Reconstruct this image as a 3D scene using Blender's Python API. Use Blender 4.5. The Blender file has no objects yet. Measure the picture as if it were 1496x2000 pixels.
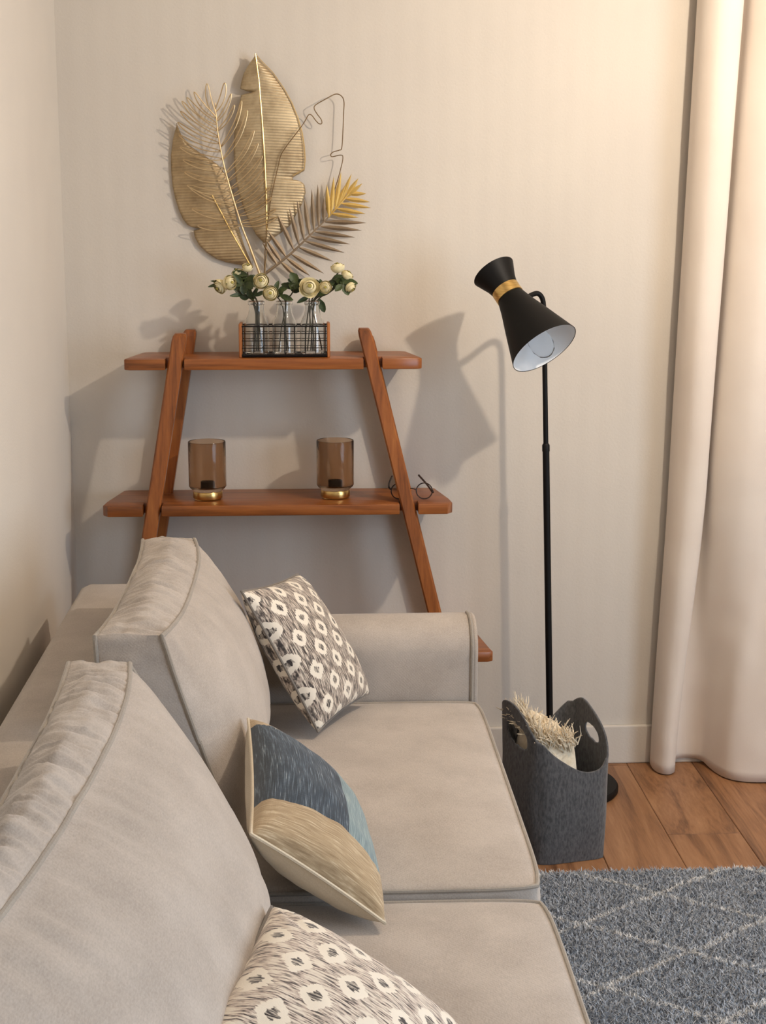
import bpy, bmesh, math, random
import numpy as np
from mathutils import Vector, Matrix, noise
random.seed(7)
S = bpy.context.scene
COL = S.collection
PI = math.pi

# ------------------------------------------------------------------ camera
cd = bpy.data.cameras.new('camera'); cam = bpy.data.objects.new('camera', cd); COL.objects.link(cam)
cd.sensor_fit = 'VERTICAL'; cd.sensor_height = 36.0; cd.lens = 54.0
cd.clip_start = 0.05
cam.location = (0, 0, 1.6)
cam.rotation_euler = (math.radians(90 - 11.218), 0, math.radians(-2.770))
S.camera = cam

# ------------------------------------------------------------------ world, lights, exposure
w = bpy.data.worlds.new('world'); S.world = w; w.use_nodes = True
w.node_tree.nodes['Background'].inputs[0].default_value = (0.55, 0.72, 1.0, 1)
w.node_tree.nodes['Background'].inputs[1].default_value = 1.2
S.view_settings.view_transform = 'Standard'; S.view_settings.look = 'None'
S.view_settings.exposure = 0.0; S.view_settings.gamma = 1.0
S.view_settings.use_curve_mapping = False

def lamp(name, kind, loc, energy, color, size=0.05, rot=None, size_y=None):
    d = bpy.data.lights.new(name, kind); d.energy = energy; d.color = color
    if kind == 'AREA':
        d.size = size
        if size_y: d.shape = 'RECTANGLE'; d.size_y = size_y
    else: d.shadow_soft_size = size
    o = bpy.data.objects.new(name, d); COL.objects.link(o); o.location = loc
    if rot: o.rotation_euler = rot
    return o
lamp('ceiling_bulb', 'POINT', (1.18, 2.95, 2.25), 58, (1.0, 0.85, 0.69), 0.028)          # warm pendant bulb above the frame
lamp('window_daylight', 'AREA', (2.86, 1.1, 1.35), 64, (0.71, 0.845, 1.0), 1.9, (0, math.radians(90), 0), 1.9)
lamp('room_fill', 'AREA', (0.6, -0.9, 2.5), 13, (0.80, 0.89, 1.0), 1.0, (0, 0, 0), 1.0)                   # unseen cool fill light added behind the camera for the near seat

# ------------------------------------------------------------------ materials
def lin(c):
    return tuple(((x/255)/12.92 if x/255 <= .04045 else ((x/255+.055)/1.055)**2.4) for x in c) + (1,)
class NT:
    def __init__(s, m):
        m.use_nodes = True; s.t = m.node_tree; s.n = s.t.nodes; s.l = s.t.links; s.b = s.n['Principled BSDF']
    def node(s, typ, ins=None, **kw):
        nd = s.n.new(typ)
        for k, v in kw.items(): setattr(nd, k, v)
        if ins:
            for k, v in ins.items():
                if isinstance(v, tuple) and len(v) == 2 and hasattr(v[0], 'outputs'): s.l.new(v[0].outputs[v[1]], nd.inputs[k])
                elif hasattr(v, 'outputs'): s.l.new(v.outputs[0], nd.inputs[k])
                else: nd.inputs[k].default_value = v
        return nd
    def math(s, op, a, b=0.0, c=0.0):
        return s.node('ShaderNodeMath', {0: a, 1: b, 2: c}, operation=op)
    def coord(s, out='Object', scale=(1,1,1), rot=(0,0,0)):
        c = s.node('ShaderNodeTexCoord')
        return s.node('ShaderNodeMapping', {'Vector': (c, out), 'Scale': scale, 'Rotation': rot})
    def noise(s, vec, scale, detail=3, rough=.55, dist=0):
        return s.node('ShaderNodeTexNoise', {'Vector': vec, 'Scale': scale, 'Detail': detail, 'Roughness': rough, 'Distortion': dist})
    def ramp(s, fac, stops):
        r = s.node('ShaderNodeValToRGB', {'Fac': fac}); e = r.color_ramp.elements
        while len(e) < len(stops): e.new(.5)
        for i, (p, c) in enumerate(stops): e[i].position = p; e[i].color = c
        return r
    def mix(s, fac, a, b, blend='MIX'):
        n = s.node('ShaderNodeMix', data_type='RGBA', blend_type=blend)
        for k, v in ((0, fac), (6, a), (7, b)):
            if hasattr(v, 'outputs'):
                o = v.outputs[2] if v.bl_idname == 'ShaderNodeMix' else v.outputs[0]
                s.l.new(o, n.inputs[k])
            else: n.inputs[k].default_value = v
        return n
    def col(s, nd):
        s.l.new(nd.outputs[2] if nd.bl_idname == 'ShaderNodeMix' else nd.outputs[0], s.b.inputs['Base Color'])
    def bump(s, h, strength=.3, dist=.002, prev=None):
        b = s.node('ShaderNodeBump', {'Height': h, 'Strength': strength, 'Distance': dist})
        if prev: s.l.new(prev.outputs[0], b.inputs['Normal'])
        s.l.new(b.outputs[0], s.b.inputs['Normal']); return b
def M(name, col, rough=.6, metal=0.0, **kw):
    m = bpy.data.materials.new(name); n = NT(m)
    n.b.inputs['Base Color'].default_value = lin(col); n.b.inputs['Roughness'].default_value = rough; n.b.inputs['Metallic'].default_value = metal
    for k, v in kw.items(): n.b.inputs[k.replace('_', ' ')].default_value = v
    return m, n

def mat_wall():
    m, n = M('plaster', (226, 215, 197), .85)
    c = n.coord()
    a = n.noise(c, 2.2, 3); n.col(n.mix(n.ramp(a, [(.3, (0,0,0,1)), (.7, (1,1,1,1))]), lin((214, 206, 194)), lin((208, 200, 189))))
    h = n.noise(c, 170, 3, .6); b = n.bump(h, .22, .0022)
    wv = n.node('ShaderNodeTexWave', {'Vector': n.coord(scale=(1, 1, .04)), 'Scale': 5.4, 'Distortion': 1.6, 'Detail': 2.0, 'Detail Scale': 1.0}, wave_type='BANDS', bands_direction='X')
    n.bump(wv, .22, .0022, b)     # shallow vertical waves, relief added so the light falls in soft stripes
    return m
def mat_fabric(name, c1, c2, scale=1.0, weave=520, sheen=.25):
    m, n = M(name, c1, .92, 0, Sheen_Weight=sheen, Sheen_Roughness=.5)
    n.b.inputs['Specular IOR Level'].default_value = .2
    c = n.coord(scale=(1, 1, 1))
    big = n.noise(c, 9*scale, 4, .6); fine = n.noise(n.coord(scale=(1, .35, 1)), 420, 2, .6)
    k = n.math('ADD', n.math('MULTIPLY', big, .55), n.math('MULTIPLY', fine, .45))
    n.col(n.ramp(k, [(.36, lin(c1)), (.64, lin(c2))]))
    wx = n.node('ShaderNodeTexWave', {'Vector': c, 'Scale': weave/6.0, 'Distortion': 1.0}, bands_direction='DIAGONAL')
    b = n.bump(fine, .35, .0012); n.bump(wx, .12, .0006, b)
    return m
def mat_wood(name, axis, dark=(92, 49, 20), mid=(142, 81, 36), light=(168, 104, 50), rough=.34, spread=1.0, rnd=False):
    m, n = M(name, mid, rough)
    sc = [14, 14, 14]; sc[axis] = .9
    c = n.coord(scale=tuple(sc))
    if rnd:
        oi = n.node('ShaderNodeObjectInfo')
        c = n.node('ShaderNodeVectorMath', {0: c, 1: n.node('ShaderNodeVectorMath', {0: (oi, 'Location'), 1: (17.3, 5.1, 3.3)}, operation='MULTIPLY')}, operation='ADD')
    a = n.noise(c, 1.5*spread, 6, .62, 1.2)
    g = n.noise(n.node('ShaderNodeVectorMath', {0: c, 1: (6, 6, 6)}, operation='MULTIPLY'), 1.6, 4, .7)
    k = n.math('ADD', n.math('MULTIPLY', a, .72), n.math('MULTIPLY', g, .28))
    r = n.ramp(k, [(.32, lin(dark)), (.5, lin(mid)), (.68, lin(light))])
    if rnd:
        r = n.mix(1.0, r, n.ramp((oi, 'Random'), [(0, (.80,.78,.76,1)), (1, (1.12,1.1,1.08,1))]), 'MULTIPLY')
    n.col(r); n.bump(g, .15, .001)
    return m
def mat_noise(name, c1, c2, scale, rough=.6, metal=0.0, bump=.2, dist=.001, stretch=(1,1,1), **kw):
    m, n = M(name, c1, rough, metal, **kw)
    a = n.noise(n.coord(scale=stretch), scale, 4, .6)
    n.col(n.ramp(a, [(.35, lin(c1)), (.65, lin(c2))])); n.bump(a, bump, dist)
    return m
def mat_ikat(name, lift=0.0, nu=3.3, nv=8.6, pink=(176,160,146)):
    m, n = M(name, (225, 215, 198), .95, 0, Sheen_Weight=.15)
    tc = n.node('ShaderNodeTexCoord')
    warp = n.noise(n.node('ShaderNodeMapping', {'Vector': (tc, 'UV'), 'Scale': (90, 16, 1)}), 1.0, 2)
    warp2 = n.noise(n.node('ShaderNodeMapping', {'Vector': (tc, 'UV'), 'Scale': (8, 8, 1)}), 1.0, 2)
    sx = n.node('ShaderNodeSeparateXYZ', {0: (tc, 'UV')})
    u = n.math('ADD', (sx, 'X'), n.math('MULTIPLY', n.math('SUBTRACT', warp2, .5), .03))
    v = n.math('ADD', (sx, 'Y'), n.math('MULTIPLY', n.math('SUBTRACT', warp, .5), .060))
    vb = n.math('MULTIPLY', v, nv/2); row = n.math('FLOOR', vb)
    uu = n.math('MULTIPLY', u, nu)
    def ring(off):
        fu = n.math('SUBTRACT', n.math('FRACT', n.math('ADD', uu, off)), .5)
        fv = n.math('SUBTRACT', n.math('FRACT', n.math('ADD', vb, off)), .5)
        d = n.math('ADD', n.math('POWER', n.math('ABSOLUTE', n.math('MULTIPLY', fu, 1.22)), 1.35), n.math('POWER', n.math('ABSOLUTE', n.math('MULTIPLY', fv, 1.02)), 1.35))
        outer = n.math('LESS_THAN', d, .185); inner = n.math('LESS_THAN', d, .055)
        return outer, inner
    o1, i1 = ring(0.0); o2, i2 = ring(.5)
    outer = n.math('MAXIMUM', o1, o2); inner = n.math('MAXIMUM', i1, i2)
    st = n.noise(n.node('ShaderNodeMapping', {'Vector': (tc, 'UV'), 'Scale': (120, 13, 1)}), 1.0, 3, .62)
    st2 = n.noise(n.node('ShaderNodeMapping', {'Vector': (tc, 'UV'), 'Scale': (34, 9, 1)}), 1.0, 3, .6)
    dark = n.ramp(st, [(.44-lift, lin((62, 56, 54))), (.54-lift*1.2, lin(pink)), (.62-lift, lin((222, 211, 194)))])
    dark2 = n.mix(n.ramp(st2, [(.48, (0,0,0,1)), (.66, (.35,.35,.35,1))]), dark, lin((216, 204, 188)))
    dots = n.ramp(st, [(.46, lin((58, 52, 51))), (.62, lin((205, 194, 178)))])
    base = n.mix(outer, dark2, lin((230, 220, 203)))
    base = n.mix(inner, base, dots); n.col(base)
    n.bump(n.noise(n.node('ShaderNodeMapping', {'Vector': (tc, 'UV'), 'Scale': (260, 160, 1)}), 1.0, 2), .35, .0012)
    return m
def mat_patch():
    m, n = M('patchwork_linen', (180, 160, 130), .92, 0, Sheen_Weight=.15)
    tc = n.node('ShaderNodeTexCoord'); sx = n.node('ShaderNodeSeparateXYZ', {0: (tc, 'UV')})
    wob = n.math('MULTIPLY', n.math('SUBTRACT', n.noise((tc, 'UV'), 3.0, 1), .5), .04)
    u = n.math('ADD', (sx, 'X'), wob); v = n.math('ADD', (sx, 'Y'), wob)
    slubu = n.noise(n.node('ShaderNodeMapping', {'Vector': (tc, 'UV'), 'Scale': (7, 150, 1)}), 1.0, 3, .6)
    slubv = n.noise(n.node('ShaderNodeMapping', {'Vector': (tc, 'UV'), 'Scale': (190, 5, 1)}), 1.0, 3, .6)
    navy = n.ramp(slubu, [(.30, lin((36, 44, 52))), (.53, lin((52, 63, 74))), (.63, lin((96, 110, 122))), (.70, lin((176, 182, 182)))])
    blue = n.ramp(slubu, [(.35, lin((98, 116, 122))), (.56, lin((134, 150, 150))), (.68, lin((172, 182, 176)))])
    tan = n.ramp(slubv, [(.34, lin((146, 124, 94))), (.55, lin((176, 154, 122))), (.68, lin((206, 188, 158)))])
    c = n.mix(n.math('LESS_THAN', v, .40), navy, blue)
    c = n.mix(n.math('GREATER_THAN', u, .79), c, tan)
    c = n.mix(n.math('LESS_THAN', u, .10), c, tan)
    n.col(c); n.bump(n.math('ADD', slubu, slubv), .4, .0012)
    return m
def mat_rug():
    m, n = M('rug_pile', (128, 128, 134), .97, 0, Sheen_Weight=.2)
    c = n.coord(); sx = n.node('ShaderNodeSeparateXYZ', {0: c})
    wob = n.math('MULTIPLY', n.math('SUBTRACT', n.noise(c, 9, 2), .5), .03)
    x = n.math('MULTIPLY', (sx, 'X'), .68)
    def fam(sgn, off):
        t = n.math('ADD', n.math('ADD', (sx, 'Y'), n.math('MULTIPLY', x, sgn)), wob)
        f = n.math('ABSOLUTE', n.math('SUBTRACT', n.math('FRACT', n.math('DIVIDE', n.math('SUBTRACT', t, off), .29)), .5))
        return n.math('LESS_THAN', n.math('SUBTRACT', .5, f), .026)
    ln = n.math('MAXIMUM', fam(-1, 2.49), fam(1, 3.885))
    nz = n.noise(c, 260, 2, .7); nz2 = n.noise(c, 60, 2, .7)
    g = n.ramp(n.math('ADD', n.math('MULTIPLY', nz, .6), n.math('MULTIPLY', nz2, .4)), [(.36, lin((122, 126, 133))), (.5, lin((168, 173, 180))), (.66, lin((210, 213, 217)))])
    pal = n.math('MULTIPLY', ln, n.ramp(nz2, [(.36, (.15,.15,.15,1)), (.56, (.75,.75,.75,1))]))
    n.col(n.mix(pal, g, lin((246, 243, 238))))
    return m
WALL = mat_wall()
SOFA = mat_fabric('sofa_chenille', (164, 153, 142), (185, 174, 163))
PIPE = mat_fabric('sofa_piping', (146, 137, 126), (162, 153, 141))
CREAM = mat_fabric('cream_cotton', (206, 192, 168), (218, 205, 182))
IKAT = mat_ikat('ikat_cotton'); IKAT2 = mat_ikat('ikat_cotton_near', .045, pink=(190, 172, 158))
PATCH = mat_patch()
WX = mat_wood('oiled_oak_across', 0); WZ = mat_wood('oiled_oak_upright', 2)
WCR = mat_wood('crate_wood', 2, (128, 74, 34), (166, 100, 50), (186, 118, 64), .5)
PLK = mat_wood('floor_oak', 1, (92, 60, 38), (148, 106, 72), (172, 130, 94), .42, .8, True)
RUG = mat_rug(); RUGB = mat_noise('rug_backing', (90, 90, 96), (110, 110, 116), 80, .95)
BLK = mat_noise('black_powder_coat', (5, 4, 4), (8, 7, 7), 300, .55, 0, .05, Specular_IOR_Level=.25)
BLKW = mat_noise('black_wire', (28, 27, 28), (40, 38, 38), 200, .45, .6, .05)
BRASS = mat_noise('brushed_brass', (196, 160, 96), (226, 194, 128), 40, .28, 1.0, .05, .0005, (1, 1, 12))
LAMPIN = mat_noise('lamp_white_lacquer', (234, 238, 240), (240, 242, 243), 20, .5, 0, .02)
def mat_gold(name, a, b, rough, metal=.85, rib=False):
    m, n = M(name, a, rough, metal)
    nz = n.noise(n.coord(), 14, 5, .65)
    n.col(n.ramp(nz, [(.36, lin(a)), (.64, lin(b))])); n.bump(n.noise(n.coord(), 160, 3), .25, .001)
    return m
LEAF1 = mat_gold('aged_gold_leaf', (156, 134, 100), (190, 168, 132), .52, .6)
LEAF2 = mat_gold('champagne_leaf', (164, 144, 112), (202, 184, 150), .5, .6)
GOLDL = mat_gold('bright_gold', (216, 180, 108), (240, 212, 148), .3)
WIREG = mat_gold('wire_gold', (190, 162, 120), (214, 190, 148), .45)
PALM = mat_gold('pewter_leaf', (138, 120, 98), (162, 143, 118), .55, .6)
PALMY = mat_gold('yellow_gold_leaf', (206, 172, 94), (226, 196, 122), .5, .55)
WIREB = mat_gold('bronze_wire', (124, 102, 72), (150, 124, 88), .45)
FELT = mat_noise('grey_felt', (66, 66, 68), (98, 97, 98), 210, .97, 0, .5, .0015, (1, 1, .35), Sheen_Weight=.25)
THROW = mat_noise('cream_wool', (226, 208, 178), (242, 228, 202), 90, .95, 0, .5, .002, Sheen_Weight=.3)
PETAL = mat_noise('ranunculus_petal', (228, 214, 166), (240, 230, 190), 60, .6, 0, .1, .001, Subsurface_Weight=.12, Subsurface_Radius=(.01, .008, .004))
CORE = mat_noise('flower_heart', (146, 138, 62), (176, 160, 78), 90, .7)
GREEN = mat_noise('leaf_green', (40, 54, 26), (70, 84, 42), 60, .55)
STEM = mat_noise('stem_green', (46, 46, 26), (70, 64, 38), 60, .6)
def mat_glass(name, col, rough=0.0, trans=1.0, ior=1.45):
    m, n = M(name, col, rough); n.b.inputs['Transmission Weight'].default_value = trans; n.b.inputs['IOR'].default_value = ior
    return m, n
GLASS, _ = mat_glass('clear_glass', (248, 250, 250))
SMOKE, _sn = mat_glass('smoked_glass', (212, 188, 164), .10, 1.0, 1.3)
_sn.bump(_sn.noise(_sn.coord(), 55, 4), .5, .002)
BULB, _ = mat_glass('bulb_glass', (255, 255, 255), .0, 1.0, 1.12)
LENS, _ = mat_glass('spectacle_lens', (250, 250, 252), 0, 1.0, 1.1)
TORT = mat_noise('dark_acetate', (26, 20, 20), (58, 38, 30), 90, .25)
WAX = mat_noise('black_candle_cup', (26, 25, 27), (40, 38, 40), 60, .5)
def mat_curtain():
    m, n = M('curtain_linen', (236, 222, 202), .9, 0, Sheen_Weight=.15)
    c = n.coord(scale=(1, 1, .6)); fine = n.noise(c, 500, 2)
    n.col(n.ramp(n.noise(n.coord(), 5, 3), [(.3, lin((238, 225, 211))), (.7, lin((242, 231, 218)))]))
    n.bump(fine, .25, .0008)
    # a little light passes through the cloth
    tr = n.node('ShaderNodeBsdfTranslucent', {'Color': lin((214, 168, 120))})
    mx = n.node('ShaderNodeMixShader', {0: .12}); n.l.new(n.b.outputs[0], mx.inputs[1]); n.l.new(tr.outputs[0], mx.inputs[2])
    n.l.new(mx.outputs[0], n.n['Material Output'].inputs[0])
    return m
CURT = mat_curtain()

# ------------------------------------------------------------------ object helpers
ORG = {}
def tag(o, label=None, cat=None, group=None, kind=None):
    if label: o['label'] = label
    if cat: o['category'] = cat
    if group: o['group'] = group
    if kind: o['kind'] = kind
    return o
def thing(name, loc, label, cat, group=None):
    o = bpy.data.objects.new(name, None); COL.objects.link(o); o.location = loc; o.empty_display_size = .05
    ORG[o.name] = Vector(loc); return tag(o, label, cat, group)
class B:
    """collects geometry in world coordinates; build() links ONE mesh object"""
    def __init__(s): s.v = []; s.f = []; s.mi = []; s.uv = None
    def add(s, vs, fs, mi=0):
        o = len(s.v); s.v += [tuple(p) for p in vs]; s.f += [tuple(i+o for i in f) for f in fs]; s.mi += [mi]*len(fs); return s
    def box(s, x0, x1, y0, y1, z0, z1, bev=0, seg=2, mi=0):
        bm = bmesh.new(); bmesh.ops.create_cube(bm, size=1)
        for v in bm.verts: v.co = Vector(((x0+x1)/2+v.co.x*(x1-x0), (y0+y1)/2+v.co.y*(y1-y0), (z0+z1)/2+v.co.z*(z1-z0)))
        if bev: bmesh.ops.bevel(bm, geom=bm.edges[:], offset=bev, segments=seg, affect='EDGES', profile=.5)
        return s.bm(bm, mi)
    def bm(s, bm, mi=0):
        bm.verts.index_update(); s.add([v.co.copy() for v in bm.verts], [[v.index for v in f.verts] for f in bm.faces], mi); bm.free(); return s
    def prism(s, poly, z0, z1, bev=0, seg=2, axis=2, mi=0):
        """poly in the plane across axis; axis 2: (x,y), axis 0: (y,z), axis 1: (x,z)"""
        bm = bmesh.new()
        def P(a, h): return {2: (a[0], a[1], h), 0: (h, a[0], a[1]), 1: (a[0], h, a[1])}[axis]
        lo = [bm.verts.new(P(p, z0)) for p in poly]; hi = [bm.verts.new(P(p, z1)) for p in poly]; n = len(poly)
        caps = [bm.faces.new(lo), bm.faces.new(hi)]
        for i in range(n): bm.faces.new((lo[i], lo[(i+1) % n], hi[(i+1) % n], hi[i]))
        bmesh.ops.recalc_face_normals(bm, faces=bm.faces)
        if bev:
            es = list({e for f in caps for e in f.edges}); bmesh.ops.bevel(bm, geom=es, offset=bev, segments=seg, affect='EDGES', profile=.5)
        return s.bm(bm, mi)
    def tube(s, pts, r, n=8, closed=False, caps=True, mi=0):
        pts = [Vector(p) for p in pts]; m = len(pts); rr = r if isinstance(r, (list, tuple)) else [r]*m
        vs = []; up = None
        for i, p in enumerate(pts):
            a = pts[(i-1) % m] if (closed or i) else pts[0]; b = pts[(i+1) % m] if (closed or i < m-1) else pts[-1]
            t = (b-a); t = t.normalized() if t.length > 1e-9 else Vector((0,0,1))
            if up is None:
                up = t.orthogonal().normalized()
            up = (up - t*up.dot(t)); up = up.normalized() if up.length > 1e-6 else t.orthogonal().normalized()
            q = t.cross(up)
            for k in range(n):
                c = 2*PI*k/n; vs.append(p + up*(math.cos(c)*rr[i]) + q*(math.sin(c)*rr[i]))
        fs = []
        for i in range(m if closed else m-1):
            for k in range(n):
                j = (i+1) % m; fs.append((i*n+k, i*n+(k+1) % n, j*n+(k+1) % n, j*n+k))
        if not closed and caps: fs += [tuple(range(n))[::-1], tuple((m-1)*n+k for k in range(n))]
        return s.add(vs, fs, mi)
    def lathe(s, prof, mat=None, n=40, mi=0):
        """prof: (radius, height) pairs around local z; mat places it"""
        mat = mat or Matrix.Identity(4); vs = []; fs = []; idx = []
        for (r, h) in prof:
            if r < 1e-6: idx.append([len(vs)]*n); vs.append(mat @ Vector((0, 0, h)))
            else:
                idx.append([len(vs)+k for k in range(n)])
                for k in range(n): vs.append(mat @ Vector((r*math.cos(2*PI*k/n), r*math.sin(2*PI*k/n), h)))
        for i in range(len(prof)-1):
            a, b = idx[i], idx[i+1]
            for k in range(n):
                q = [a[k], a[(k+1) % n], b[(k+1) % n], b[k]]
                u = []; [u.append(x) for x in q if x not in u]
                if len(u) > 2: fs.append(u)
        return s.add(vs, fs, mi)
    def grid(s, fn, nu, nv, mi=0, closeu=False):
        vs = [fn(i/(nu if closeu else nu-1), j/(nv-1)) for j in range(nv) for i in range(nu)]
        fs = []
        for j in range(nv-1):
            for i in range(nu if closeu else nu-1):
                k = (i+1) % nu; fs.append((j*nu+i, j*nu+k, (j+1)*nu+k, (j+1)*nu+i))
        return s.add(vs, fs, mi)
    def build(s, name, mats, parent=None, smooth=True, angle=40, **kw):
        base = Vector((0, 0, 0))
        if parent is not None: base = ORG[parent.name]
        me = bpy.data.meshes.new(name); me.from_pydata([(x-base.x, y-base.y, z-base.z) for x, y, z in s.v], [], s.f)
        for m in (mats if isinstance(mats, (list, tuple)) else [mats]): me.materials.append(m)
        me.polygons.foreach_set('material_index', s.mi)
        if s.uv:
            l = me.uv_layers.new(name='UVMap'); 
            for lp in me.loops: l.data[lp.index].uv = s.uv[lp.vertex_index]
        bm = bmesh.new(); bm.from_mesh(me); bmesh.ops.recalc_face_normals(bm, faces=bm.faces); bm.to_mesh(me); bm.free()
        if smooth: me.shade_smooth(); me.set_sharp_from_angle(angle=math.radians(angle))
        o = bpy.data.objects.new(name, me); COL.objects.link(o)
        if parent is not None: o.parent = parent
        ORG[o.name] = base
        return tag(o, **kw)
def cat(pts, n=8, closed=False):
    """Catmull-Rom through the points"""
    P = [Vector(p) for p in pts]; m = len(P); out = []
    for i in range(m if closed else m-1):
        g = lambda k: P[k % m] if closed else P[max(0, min(m-1, k))]
        a, b, c, d = g(i-1), g(i), g(i+1), g(i+2)
        for k in range(n):
            t = k/n; out.append(.5*((2*b)+(c-a)*t+(2*a-5*b+4*c-d)*t*t+(3*b-a-3*c+d)*t**3))
    if not closed: out.append(P[-1])
    return out
def interp(tab, x):
    xs = [t[0] for t in tab]; ys = [t[1] for t in tab]; return float(np.interp(x, xs, ys))
def sm(x, a=0.0, b=1.0):
    t = max(0, min(1, (x-a)/(b-a))); return t*t*(3-2*t)

# ------------------------------------------------------------------ room
YW, XL, XR, YB, ZC = 4.25, -.659, 2.9, -2.0, 2.6
B().box(XL-.1, XR+.1, YW, YW+.1, 0, ZC).build('wall_back', WALL, smooth=False, kind='structure')
B().box(XL-.1, XL, YB, YW, 0, ZC).build('wall_left', WALL, smooth=False, kind='structure')
B().box(XL-.1, XR+.1, YB-.1, YB, 0, ZC).build('wall_front', WALL, smooth=False, kind='structure')
B().box(XL-.1, XR+.1, YB-.1, YW+.1, ZC, ZC+.1).build('ceiling', WALL, smooth=False, kind='structure')
wr = B(); wy0, wy1, wz0, wz1 = .1, 2.1, .35, 2.35
wr.box(XR, XR+.1, YB, wy0, 0, ZC).box(XR, XR+.1, wy1, YW, 0, ZC).box(XR, XR+.1, wy0, wy1, 0, wz0).box(XR, XR+.1, wy0, wy1, wz1, ZC)
wr.build('wall_right', WALL, smooth=False, kind='structure')
B().prism([(XL, YW), (XR, YW), (XR, YW-.013), (XL, YW-.013)], 0, .116, .004).build('baseboard_back', WALL, smooth=False, kind='structure')
fl = B().box(XL-.1, XR+.1, YB-.1, YW+.1, -.06, -.012).build('floor', mat_noise('subfloor', (60, 38, 22), (70, 46, 28), 10, .9), smooth=False, kind='structure')
PW, PL = .193, 1.45
pm = B().box(-PW/2+.0006, PW/2-.0006, -PL/2+.0006, PL/2-.0006, -.012, 0, .0016, 1)
first = None; col = 0; x = .921 - PW*9
while x < XR:
    k = round((x-.921)/PW)
    if k < -8: x += PW; continue
    joint = 3.717 if k == 0 else 3.717 - PL*(.5 if k % 2 else .24) - .11*(k % 3) + (.0 if k % 2 else .18)
    y = joint - PL*5
    while y < YW:
        cx, cy = x+PW/2, y+PL/2
        if cy+PL/2 > YB:
            if first is None: first = pm.build('plank', PLK, smooth=False); o = first
            else: o = first.copy(); COL.objects.link(o)
            o.parent = fl; o.location = (cx, cy, 0)
            if cy+PL/2 > YW: o.scale.y = (YW-y)/PL; o.location.y = (y+YW)/2
        y += PL
    x += PW

# ------------------------------------------------------------------ sofa
sofa = thing('sofa', (-.09, 2.5, 0), 'beige fabric sofa with piped loose cushions along the left wall', 'sofa')
SX0, SX1, SY0, SY1 = -.575, .377, 1.20, 3.72
def soft_box(name, x0, x1, y0, y1, z0, z1, bev, fn=None, mat=SOFA, **kw):
    b = B().box(x0, x1, y0, y1, z0, z1, bev, 5)
    return b.build(name, mat, sofa, **kw)
soft_box('base', SX0+.02, SX1-.012, SY0+.04, SY1-.04, .07, .34, .02)
# back frame: profile in x,z run along y
bp = [(SX0, .07), (SX0, .655), (SX0+.012, .68), (SX0+.035, .69), (SX0+.165, .69), (SX0+.19, .68), (SX0+.2, .655), (SX0+.235, .34), (SX0+.235, .07)]
B().prism(bp, SY0, SY1-.004, .012, 3, axis=1).build('back_frame', SOFA, sofa)
def arm(y_in, sgn, name='arm'):
    P = [(0, .08), (0, .56), (-.004, .585), (.004, .612), (.022, .633), (.05, .646), (.085, .650), (.13, .643), (.165, .622), (.185, .59), (.188, .56), (.178, .53), (.16, .515), (.155, .49), (.155, .08)]
    P = [(y_in+sgn*a, z) for a, z in P]
    b = B().prism(P, SX0+.05, SX1, .010, 3, axis=0)
    a = b.build(name, SOFA, sofa)
    B().tube([(SX1-.002, y, z) for y, z in P[:-1]], .0045, 8).build('piping', PIPE, a)
    B().prism([(y, z) for y, z in P], SX1, SX1+.012, .005, 2, axis=0).build('arm_front_panel', SOFA, a)
    return a
arm(3.44, 1); arm(1.40, -1)
for (x, y) in ((SX0+.06, SY0+.08), (SX1-.07, SY0+.08), (SX0+.06, SY1-.15), (SX1-.07, SY1-.15)):
    B().lathe([(0, 0), (.02, 0), (.026, .07), (0, .07)], Matrix.Translation((x, y, 0)), 20).build('foot', WZ, sofa)

def boxcushion(name, fn, n=(30, 60, 24), parent=sofa, mat=SOFA, pipes=True, pipe_r=.0042, extra=None):
    """closed soft box: fn(a,b,c) with a,b,c in -1..1 -> world point"""
    b = B(); idx = {}
    na, nb, nc = n
    def vid(i, j, k):
        q = (i, j, k)
        if q not in idx:
            idx[q] = len(b.v); b.v.append(tuple(fn(2*i/na-1, 2*j/nb-1, 2*k/nc-1)))
        return idx[q]
    def quad(*q): b.f.append(tuple(vid(*p) for p in q)); b.mi.append(0)
    for i in range(na):
        for j in range(nb):
            for k in (0, nc): quad((i, j, k), (i+1, j, k), (i+1, j+1, k), (i, j+1, k))
    for i in range(na):
        for k in range(nc):
            for j in (0, nb): quad((i, j, k), (i+1, j, k), (i+1, j, k+1), (i, j, k+1))
    for j in range(nb):
        for k in range(nc):
            for i in (0, na): quad((i, j, k), (i, j+1, k), (i, j+1, k+1), (i, j, k+1))
    return b.build(name, mat, parent, angle=75)
def loop(fn, axis, val, m=40):
    """edge loop of the box at axis=val"""
    pts = []
    for (s, t) in ([(-1+2*i/m, -1) for i in range(m)] + [(1, -1+2*i/m) for i in range(m)] + [(1-2*i/m, 1) for i in range(m)] + [(-1, 1-2*i/m) for i in range(m)]):
        q = [0, 0, 0]; q[axis] = val; o = [k for k in range(3) if k != axis]; q[o[0]] = s; q[o[1]] = t
        pts.append(fn(*q))
    return pts
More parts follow.
